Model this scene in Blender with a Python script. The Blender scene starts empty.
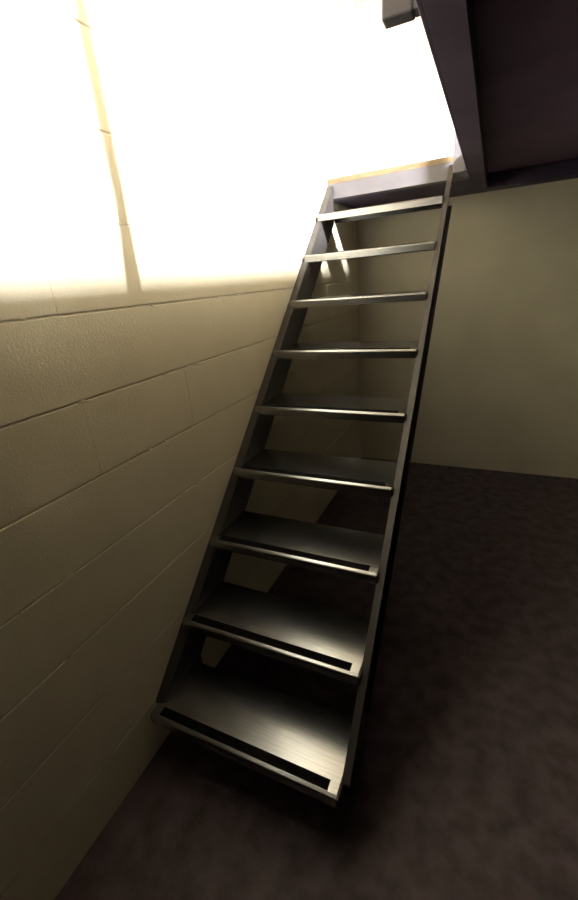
import bpy, bmesh, math, random
from mathutils import Matrix, Vector

random.seed(7)
scn = bpy.context.scene
COL = scn.collection

# ---------------------------------------------------------------- camera
EYE = 1.4528
cam_d = bpy.data.cameras.new('camera')
cam_d.sensor_fit = 'HORIZONTAL'
cam_d.sensor_width = 36.0
cam_d.lens = 414.0 / 578.0 * 36.0
cam_d.clip_start = 0.02
cam = bpy.data.objects.new('camera', cam_d)
COL.objects.link(cam)
rx = Vector((0.90713519, 0.41330147, -0.07929472))          # image right
ry = Vector((0.08930188, -0.37317511, -0.92345304))         # image down
rz = Vector((-0.41125531, 0.83061557, -0.37542887))         # view direction
cam.matrix_world = Matrix(((rx.x, -ry.x, -rz.x, 0.0),
                           (rx.y, -ry.y, -rz.y, 0.0),
                           (rx.z, -ry.z, -rz.z, EYE),
                           (0, 0, 0, 1)))
scn.camera = cam

# ---------------------------------------------------------------- world, light, exposure
world = bpy.data.worlds.new('world')
scn.world = world
world.use_nodes = True
world.node_tree.nodes['Background'].inputs[0].default_value = (0.5, 0.5, 0.5, 1)
world.node_tree.nodes['Background'].inputs[1].default_value = 0.0   # closed room, lit by its lamp

LAMP = (2.24, 1.15, 3.20)
LAMP_W = 390.0
ld = bpy.data.lights.new('lamp_light', 'AREA')
ld.shape = 'RECTANGLE'
ld.size = 1.20
ld.size_y = 0.035
ld.energy = LAMP_W
ld.color = (0.985, 0.985, 1.0)
lo = bpy.data.objects.new('lamp_light', ld)
lo.location = LAMP
COL.objects.link(lo)

lu = ld.copy()                            # added upward light, its ceiling bounce brightens the wall below the light edge
lu.name = 'added_uplight'
lu.energy = 175.0
lo2 = bpy.data.objects.new('added_uplight', lu)
lo2.location = (LAMP[0], LAMP[1], LAMP[2] + 0.045)
lo2.rotation_euler = (math.pi, 0, 0)
COL.objects.link(lo2)

scn.view_settings.view_transform = 'Standard'
scn.view_settings.look = 'None'
scn.view_settings.gamma = 1.0
scn.view_settings.use_curve_mapping = False
scn.view_settings.exposure = 2.42

# ---------------------------------------------------------------- materials
def new_mat(name):
    m = bpy.data.materials.new(name)
    m.use_nodes = True
    nt = m.node_tree
    return m, nt, nt.nodes['Principled BSDF']

def noisy(name, c1, c2, scale, rough, bump=0.0, bump_scale=80.0, metallic=0.0, lo=0.35, hi=0.65,
          detail=6.0, spec=0.5, stretch=None):
    m, nt, b = new_mat(name)
    tc = nt.nodes.new('ShaderNodeTexCoord')
    geo = nt.nodes.new('ShaderNodeNewGeometry')
    src = geo.outputs['Position']
    if stretch:
        mp = nt.nodes.new('ShaderNodeMapping')
        mp.inputs['Scale'].default_value = stretch
        nt.links.new(src, mp.inputs['Vector'])
        src = mp.outputs['Vector']
    n = nt.nodes.new('ShaderNodeTexNoise')
    n.inputs['Scale'].default_value = scale
    n.inputs['Detail'].default_value = detail
    nt.links.new(src, n.inputs['Vector'])
    r = nt.nodes.new('ShaderNodeValToRGB')
    r.color_ramp.elements[0].position = lo
    r.color_ramp.elements[1].position = hi
    r.color_ramp.elements[0].color = (*c1, 1)
    r.color_ramp.elements[1].color = (*c2, 1)
    nt.links.new(n.outputs['Fac'], r.inputs['Fac'])
    nt.links.new(r.outputs['Color'], b.inputs['Base Color'])
    b.inputs['Roughness'].default_value = rough
    b.inputs['Metallic'].default_value = metallic
    b.inputs['Specular IOR Level'].default_value = spec
    if bump > 0:
        n2 = nt.nodes.new('ShaderNodeTexNoise')
        n2.inputs['Scale'].default_value = bump_scale
        n2.inputs['Detail'].default_value = 5.0
        nt.links.new(src, n2.inputs['Vector'])
        bp = nt.nodes.new('ShaderNodeBump')
        bp.inputs['Strength'].default_value = bump
        bp.inputs['Distance'].default_value = 0.004
        nt.links.new(n2.outputs['Fac'], bp.inputs['Height'])
        nt.links.new(bp.outputs['Normal'], b.inputs['Normal'])
    return m

M = {}
M['block'] = noisy('painted_block', (0.71, 0.66, 0.49), (0.76, 0.71, 0.54), 5.0, 0.75, 0.25, 170.0, spec=0.25)
M['mortar'] = noisy('painted_mortar', (0.50, 0.45, 0.33), (0.68, 0.63, 0.50), 9.0, 0.85, 0.5, 60.0, spec=0.2)
M['plaster'] = noisy('painted_concrete', (0.69, 0.63, 0.475), (0.76, 0.70, 0.54), 3.0, 0.8, 0.2, 120.0, spec=0.2)
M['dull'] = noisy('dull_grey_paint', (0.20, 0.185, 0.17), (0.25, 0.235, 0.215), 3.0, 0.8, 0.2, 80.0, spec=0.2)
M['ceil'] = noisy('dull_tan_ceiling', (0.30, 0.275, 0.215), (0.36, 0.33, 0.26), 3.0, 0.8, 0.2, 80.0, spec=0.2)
M['white'] = noisy('white_paint', (0.80, 0.79, 0.76), (0.86, 0.85, 0.82), 4.0, 0.8, 0.1, 50.0, spec=0.2)
M['floor'] = noisy('dark_concrete', (0.066, 0.047, 0.052), (0.122, 0.093, 0.102), 16.0, 0.7, 0.45, 90.0, spec=0.3, detail=9.0)
M['steel'] = noisy('brushed_tread_steel', (0.25, 0.252, 0.262), (0.31, 0.312, 0.324), 30.0, 0.24, 0.03, 200.0,
                   metallic=1.0, stretch=(0.25, 6.0, 1.0))
M['frame'] = noisy('grey_steel_paint', (0.050, 0.045, 0.044), (0.070, 0.063, 0.062), 8.0, 0.5, 0.08, 60.0, metallic=0.3)
M['beam'] = noisy('grey_beam_paint', (0.125, 0.117, 0.132), (0.16, 0.15, 0.168), 5.0, 0.5, 0.1, 60.0, metallic=0.2)
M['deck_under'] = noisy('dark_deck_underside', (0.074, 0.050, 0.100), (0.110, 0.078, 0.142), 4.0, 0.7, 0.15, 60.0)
M['deck_panel'] = noisy('purple_grey_deck_underside', (0.16, 0.095, 0.20), (0.21, 0.13, 0.25), 4.0, 0.7, 0.15, 60.0)
M['cover'] = noisy('bounce_deck_cover', (0.145, 0.118, 0.092), (0.195, 0.163, 0.128), 4.0, 0.7, 0.1, 60.0)  # for the added cover, coloured to warm the bounced light
M['plywood'] = noisy('plywood_edge', (0.16, 0.11, 0.055), (0.24, 0.175, 0.10), 10.0, 0.7, 0.1, 60.0, stretch=(1.0, 1.0, 20.0))
M['grip'] = noisy('black_grit_tape', (0.004, 0.0035, 0.004), (0.009, 0.008, 0.009), 300.0, 0.95, 0.4, 400.0, spec=0.04)
M['dark'] = noisy('dark_bolt', (0.02, 0.018, 0.018), (0.035, 0.03, 0.03), 20.0, 0.5, 0.0, metallic=0.6)
m, nt, b = new_mat('lamp_glow')
b.inputs['Base Color'].default_value = (0.9, 0.9, 0.9, 1)
b.inputs['Emission Color'].default_value = (1.0, 0.965, 0.93, 1)
b.inputs['Emission Strength'].default_value = 4.0
M['glow'] = m

# ---------------------------------------------------------------- helpers
def mesh_obj(name, bm, mat, parent=None, smooth=False):
    bmesh.ops.recalc_face_normals(bm, faces=bm.faces[:])
    me = bpy.data.meshes.new(name)
    bm.to_mesh(me)
    bm.free()
    if smooth:
        for p in me.polygons:
            p.use_smooth = True
    me.materials.append(M[mat])
    o = bpy.data.objects.new(name, me)
    COL.objects.link(o)
    o.parent = parent
    return o

def add_box(bm, x0, x1, y0, y1, z0, z1, bevel=0.0, seg=1):
    vs = [bm.verts.new((x, y, z)) for x in (x0, x1) for y in (y0, y1) for z in (z0, z1)]
    idx = [(0, 1, 3, 2), (4, 6, 7, 5), (0, 4, 5, 1), (2, 3, 7, 6), (0, 2, 6, 4), (1, 5, 7, 3)]
    fs = [bm.faces.new([vs[i] for i in f]) for f in idx]
    if bevel > 0:
        es = list({e for f in fs for e in f.edges})
        bmesh.ops.bevel(bm, geom=es, offset=bevel, segments=seg, affect='EDGES', profile=0.5)
    return bm

def box(name, ext, mat, parent=None, bevel=0.0, seg=1):
    bm = bmesh.new()
    add_box(bm, *ext, bevel=bevel, seg=seg)
    return mesh_obj(name, bm, mat, parent)

def prism_x(bm, pts, x0, x1):
    """closed polygon in (y, z) extruded along x"""
    a = [bm.verts.new((x0, y, z)) for y, z in pts]
    c = [bm.verts.new((x1, y, z)) for y, z in pts]
    bm.faces.new(a)
    bm.faces.new(c[::-1])
    n = len(pts)
    for i in range(n):
        bm.faces.new((a[i], c[i], c[(i + 1) % n], a[(i + 1) % n]))

def empty(name, loc):
    o = bpy.data.objects.new(name, None)
    o.location = loc
    o.empty_display_size = 0.1
    COL.objects.link(o)
    return o

def tag(o, label, cat=None, group=None, kind=None):
    if label: o['label'] = label
    if cat: o['category'] = cat
    if group: o['group'] = group
    if kind: o['kind'] = kind
    return o

def keep(o, root):
    """parent to an unrotated empty while keeping world coordinates"""
    o.parent = root
    o.location = Vector(o.location) - root.location
    return o

# ---------------------------------------------------------------- room
XL, XR, YB, YF, ZC = -0.90, 4.20, 3.21, -1.80, 3.42
s = box('floor', (XL - 0.2, XR + 0.2, YF - 0.2, YB + 0.2, -0.15, 0.0), 'floor')
tag(s, 'dark mottled concrete floor under the stairs', kind='structure')
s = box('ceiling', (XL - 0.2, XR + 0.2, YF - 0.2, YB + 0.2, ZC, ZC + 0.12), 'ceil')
tag(s, 'dull tan ceiling above the upper level', kind='structure')
s = box('wall_back', (XL - 0.2, XR + 0.2, YB, YB + 0.2, 0.0, ZC), 'plaster')
tag(s, 'smooth cream painted wall behind the stairs', kind='structure')
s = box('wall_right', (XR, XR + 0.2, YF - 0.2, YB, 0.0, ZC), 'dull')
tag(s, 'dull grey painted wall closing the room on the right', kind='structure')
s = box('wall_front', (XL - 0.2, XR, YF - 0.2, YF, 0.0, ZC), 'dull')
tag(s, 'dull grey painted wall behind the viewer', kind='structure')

wl = box('wall_left', (XL - 0.2, XL - 0.0035, YF, YB, 0.0, ZC), 'mortar')
tag(wl, 'cream painted concrete block wall beside the stairs', kind='structure')
COURSE, BL, BED, HEAD = 0.2032, 0.4064, 0.0045, 0.0001
block_mesh = {}
def block(y0, y1, z0, z1):
    key = round((y1 - y0) * 1000), round((z1 - z0) * 1000)
    if key not in block_mesh:
        bm = bmesh.new()
        ly, lz = (y1 - y0) / 2 - HEAD / 2, (z1 - z0) / 2 - BED / 2
        add_box(bm, -0.03, 0.0, -ly, ly, -lz, lz)
        es = [e for e in bm.edges if all(abs(v.co.x) < 1e-6 for v in e.verts)
              and abs(e.verts[0].co.y - e.verts[1].co.y) > 0.01]
        bmesh.ops.bevel(bm, geom=es, offset=0.0016, segments=1, affect='EDGES')
        bmesh.ops.recalc_face_normals(bm, faces=bm.faces[:])
        me = bpy.data.meshes.new('block')
        bm.to_mesh(me)
        bm.free()
        me.materials.append(M['block'])
        block_mesh[key] = me
    o = bpy.data.objects.new('block', block_mesh[key])
    o.location = (XL + random.uniform(-0.0004, 0.0004), (y0 + y1) / 2, (z0 + z1) / 2)
    o.rotation_euler = (random.uniform(-0.0008, 0.0008), 0, 0)
    COL.objects.link(o)
    o.parent = wl
nc = int(math.ceil(ZC / COURSE))
for c in range(nc):
    z0, z1 = c * COURSE, min((c + 1) * COURSE, ZC)
    ph = 0.687 if c % 2 else 0.687 - BL / 2
    y = ph - BL * math.ceil((ph - YF) / BL)
    while y < YB - 0.01:
        a, bb = max(y, YF), min(y + BL, YB)
        if bb - a > 0.02:
            block(a, bb, z0, z1)
        y += BL

# small lumps of mortar left proud along the bed joints
for i in range(46):
    c = random.choice([3, 4, 5, 6, 6, 7, 7, 8, 9])
    bm = bmesh.new()
    bmesh.ops.create_icosphere(bm, subdivisions=2, radius=1.0)
    sx, sy, sz = random.uniform(0.0012, 0.0026), random.uniform(0.004, 0.022), random.uniform(0.0015, 0.003)
    for v in bm.verts:
        k = 1 + random.uniform(-0.25, 0.25)
        v.co = Vector((v.co.x * sx * k, v.co.y * sy * k, v.co.z * sz * k))
    o = mesh_obj('mortar_lump', bm, 'block', wl, True)
    o.location = (XL, random.uniform(0.35, 2.2), c * COURSE + random.uniform(-0.004, 0.003))

# ---------------------------------------------------------------- mezzanine
ZT, ZD, ZU = 1.965, 1.940, 1.865         # deck top, deck underside, beam underside
XB = -0.158                               # stair-side face of the edge beam
YH = 2.585                                # front of the landing
YN = 0.46                                 # near end of the stair opening
XW, XM, YM, YW = XL + 0.004, XR - 0.004, YF + 0.004, YB - 0.004   # clear of the walls
mz = empty('mezzanine', (0, 0, ZU))
tag(mz, 'dark purple-grey steel mezzanine with a plywood deck edge at the stair top', 'mezzanine')
def mpart(name, ext, mat, bevel=0.0):
    return keep(box(name, ext, mat, None, bevel), mz)
mpart('deck_panel', (XB + 0.002, XM, YM, YW, ZD, ZT - 0.004), 'deck_panel')
mpart('bounce_cover', (XB + 0.002, XM, YM, YW, ZT - 0.004, ZT), 'cover')  # unseen layer, added to tint light bounced off the deck
lp = mpart('deck_panel', (XW, XB + 0.002, YH, YW, ZD, ZT), 'plywood')
tag(lp, 'plywood landing panel with a pale brown edge')
mpart('deck_panel', (XW, XB + 0.002, YM, YN, ZD, ZT), 'plywood')

def channel_beam_y(name, x0, x1, y0, y1, z0, z1):
    bm = bmesh.new()
    add_box(bm, x0, x0 + 0.008, y0, y1, z0, z1, 0.001)
    add_box(bm, x0 + 0.008, x1, y0, y1, z0, z0 + 0.008, 0.001)
    add_box(bm, x0 + 0.008, x1, y0, y1, z1 - 0.008, z1, 0.001)
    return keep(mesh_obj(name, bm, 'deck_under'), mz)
channel_beam_y('edge_beam', XB, XB + 0.075, YM, YW, ZU, ZD - 0.0005)
bm = bmesh.new()
add_box(bm, XW, XB - 0.001, YH, YH + 0.008, ZU, ZD - 0.0005, 0.001)
add_box(bm, XW, XB - 0.001, YH + 0.008, YH + 0.07, ZU, ZU + 0.008, 0.001)
keep(mesh_obj('header_beam', bm, 'beam'), mz)
bm = bmesh.new()
add_box(bm, XW, XB - 0.001, YN - 0.008, YN, ZU, ZD - 0.0005, 0.001)
keep(mesh_obj('header_beam', bm, 'beam'), mz)
bm = bmesh.new()
add_box(bm, XB + 0.076, XM, YW - 0.15, YW, ZU + 0.001, ZD - 0.0005, 0.001)
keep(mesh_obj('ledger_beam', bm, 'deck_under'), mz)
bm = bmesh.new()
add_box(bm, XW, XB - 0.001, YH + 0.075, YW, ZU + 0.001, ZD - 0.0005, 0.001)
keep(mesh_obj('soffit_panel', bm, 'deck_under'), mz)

# ---------------------------------------------------------------- guardrail on the edge beam
gr = empty('guardrail', (-0.196, 1.0, 1.875))
tag(gr, 'grey steel guardrail fixed to the side of the mezzanine edge beam', 'guardrail')
def gpart(name, ext, mat='beam', bevel=0.0, seg=1):
    return keep(box(name, ext, mat, None, bevel, seg), gr)
for yp in (0.50, 1.0, 2.515):
    p = gpart('post', (-0.2265, -0.171, yp - 0.018, yp + 0.018, 1.875, 2.90), 'beam', 0.004, 2)
    k = gpart('bracket', (-0.171, XB - 0.0005, yp - 0.016, yp + 0.016, 1.878, 1.915), 'beam', 0.001)
def tube_y(name, x, z, r, y0, y1):
    bm = bmesh.new()
    n = 16
    a = [bm.verts.new((x + r * math.cos(2 * math.pi * i / n), y0, z + r * math.sin(2 * math.pi * i / n))) for i in range(n)]
    c = [bm.verts.new((v.co.x, y1, v.co.z)) for v in a]
    bm.faces.new(a); bm.faces.new(c[::-1])
    for i in range(n):
        bm.faces.new((a[i], a[(i + 1) % n], c[(i + 1) % n], c[i]))
    return keep(mesh_obj(name, bm, 'beam'), gr)
tube_y('top_rail', -0.196, 2.92, 0.022, YN, 2.56)
tube_y('mid_rail', -0.196, 2.455, 0.016, YN, 2.56)

# ---------------------------------------------------------------- stairs
Y0, Z0, GO, RI = 0.605, 0.197, 0.22, 0.197
XA, XE = -0.882, -0.253                    # tread ends
DEP, LIP, TH = 0.225, 0.034, 0.0025
SB = 0.045                                 # nosing ahead of the stringer edge
st = empty('open_riser_staircase', (-0.56, 0.7, 0.0))
tag(st, 'steep grey metal staircase with nine open treads and black grip strips', 'staircase')

SL = RI / GO
def zf(y): return Z0 + SL * (y - Y0 - SB)
SD = 0.14 * math.sqrt(1 + SL * SL)         # vertical drop of the stringer's depth
YTOP = YH - 0.002
def stringer(xw0, xw1, xf0, xf1):
    """web between xw0 and xw1, flanges between xf0 and xf1"""
    web = [(Y0 + SB, Z0 - 0.008), (YTOP, zf(YTOP)), (YTOP, zf(YTOP) - SD), (0.86, zf(0.86) - SD), (0.86, 0.0), (0.80, 0.0)]
    bm = bmesh.new()
    prism_x(bm, web, xw0, xw1)
    t = 0.008
    prism_x(bm, [(Y0 + SB, Z0), (YTOP, zf(YTOP)), (YTOP, zf(YTOP) - t), (Y0 + SB, Z0 - t)], xf0, xf1)
    prism_x(bm, [(0.86, zf(0.86) - SD + t), (YTOP, zf(YTOP) - SD + t), (YTOP, zf(YTOP) - SD), (0.86, zf(0.86) - SD)], xf0, xf1)
    o = mesh_obj('stringer', bm, 'frame')
    return keep(o, st)
stringer(-0.870, -0.864, -0.897, -0.870)
stringer(-0.251, -0.245, -0.245, -0.2275)

# one tread, nose at the origin, copied up the flight
XI0, XI1 = -0.864, -0.251                  # between the webs, behind the nosing
bm = bmesh.new()
outer = [(0.050, 0.0), (0.0115, 0.0), (0.0035, -0.0026), (0.0018, -0.0038), (0.0006, -0.0056), (0.0, -0.008), (0.0, -LIP)]
inner = [(TH, -LIP), (TH, -0.009), (0.0055, -0.0055), (0.012, -TH), (0.050, -TH)]
prism_x(bm, outer + inner, XA, XE)
add_box(bm, XI0, XI1 - 0.002, 0.05, DEP, -TH, 0.0)
add_box(bm, XI0, XI1 - 0.002, DEP - TH, DEP, -0.03, -TH)
bmesh.ops.remove_doubles(bm, verts=bm.verts[:], dist=1e-5)
tread_o = mesh_obj('tread', bm, 'steel')
bm = bmesh.new()
add_box(bm, -0.852, -0.279, 0.0125, 0.040, 0.0, 0.0012)
grip_o = mesh_obj('grip_strip', bm, 'grip')
bm = bmesh.new()
add_box(bm, XE, XE + 0.006, 0.002, 0.043, -LIP + 0.001, -0.003)
end_o = mesh_obj('end_plate', bm, 'dark')
for k in range(9):
    if k == 0:
        t, g, e = tread_o, grip_o, end_o
    else:
        t, g, e = tread_o.copy(), grip_o.copy(), end_o.copy()
        for o in (t, g, e):
            COL.objects.link(o)
    t.parent = st
    t.location = Vector((0, Y0 + GO * k, Z0 + RI * k - 0.016 * math.sin(math.pi * k / 8))) - st.location
    g.parent = t
    e.parent = t

# ---------------------------------------------------------------- ceiling lamp over the upper level
cl = empty('ceiling_light', LAMP)
tag(cl, 'long white strip light hanging from the ceiling over the mezzanine', 'ceiling light')
x, y, z = LAMP
def lpart(name, ext, mat, bevel=0.0):
    return keep(box(name, ext, mat, None, bevel), cl)
lpart('housing', (x - 0.64, x + 0.64, y - 0.06, y + 0.06, z + 0.018, z + 0.028), 'white', 0.002)
lpart('diffuser', (x - 0.61, x + 0.61, y - 0.04, y + 0.04, z + 0.028, z + 0.042), 'glow', 0.003)  # upper diffuser, added to go with the extra upward light
lpart('diffuser', (x - 0.61, x + 0.61, y - 0.04, y + 0.04, z + 0.003, z + 0.018), 'glow', 0.003)
for dx in (-0.625, 0.625):
    lpart('hanger_rod', (x + dx - 0.005, x + dx + 0.005, y - 0.005, y + 0.005, z + 0.028, ZC), 'frame')
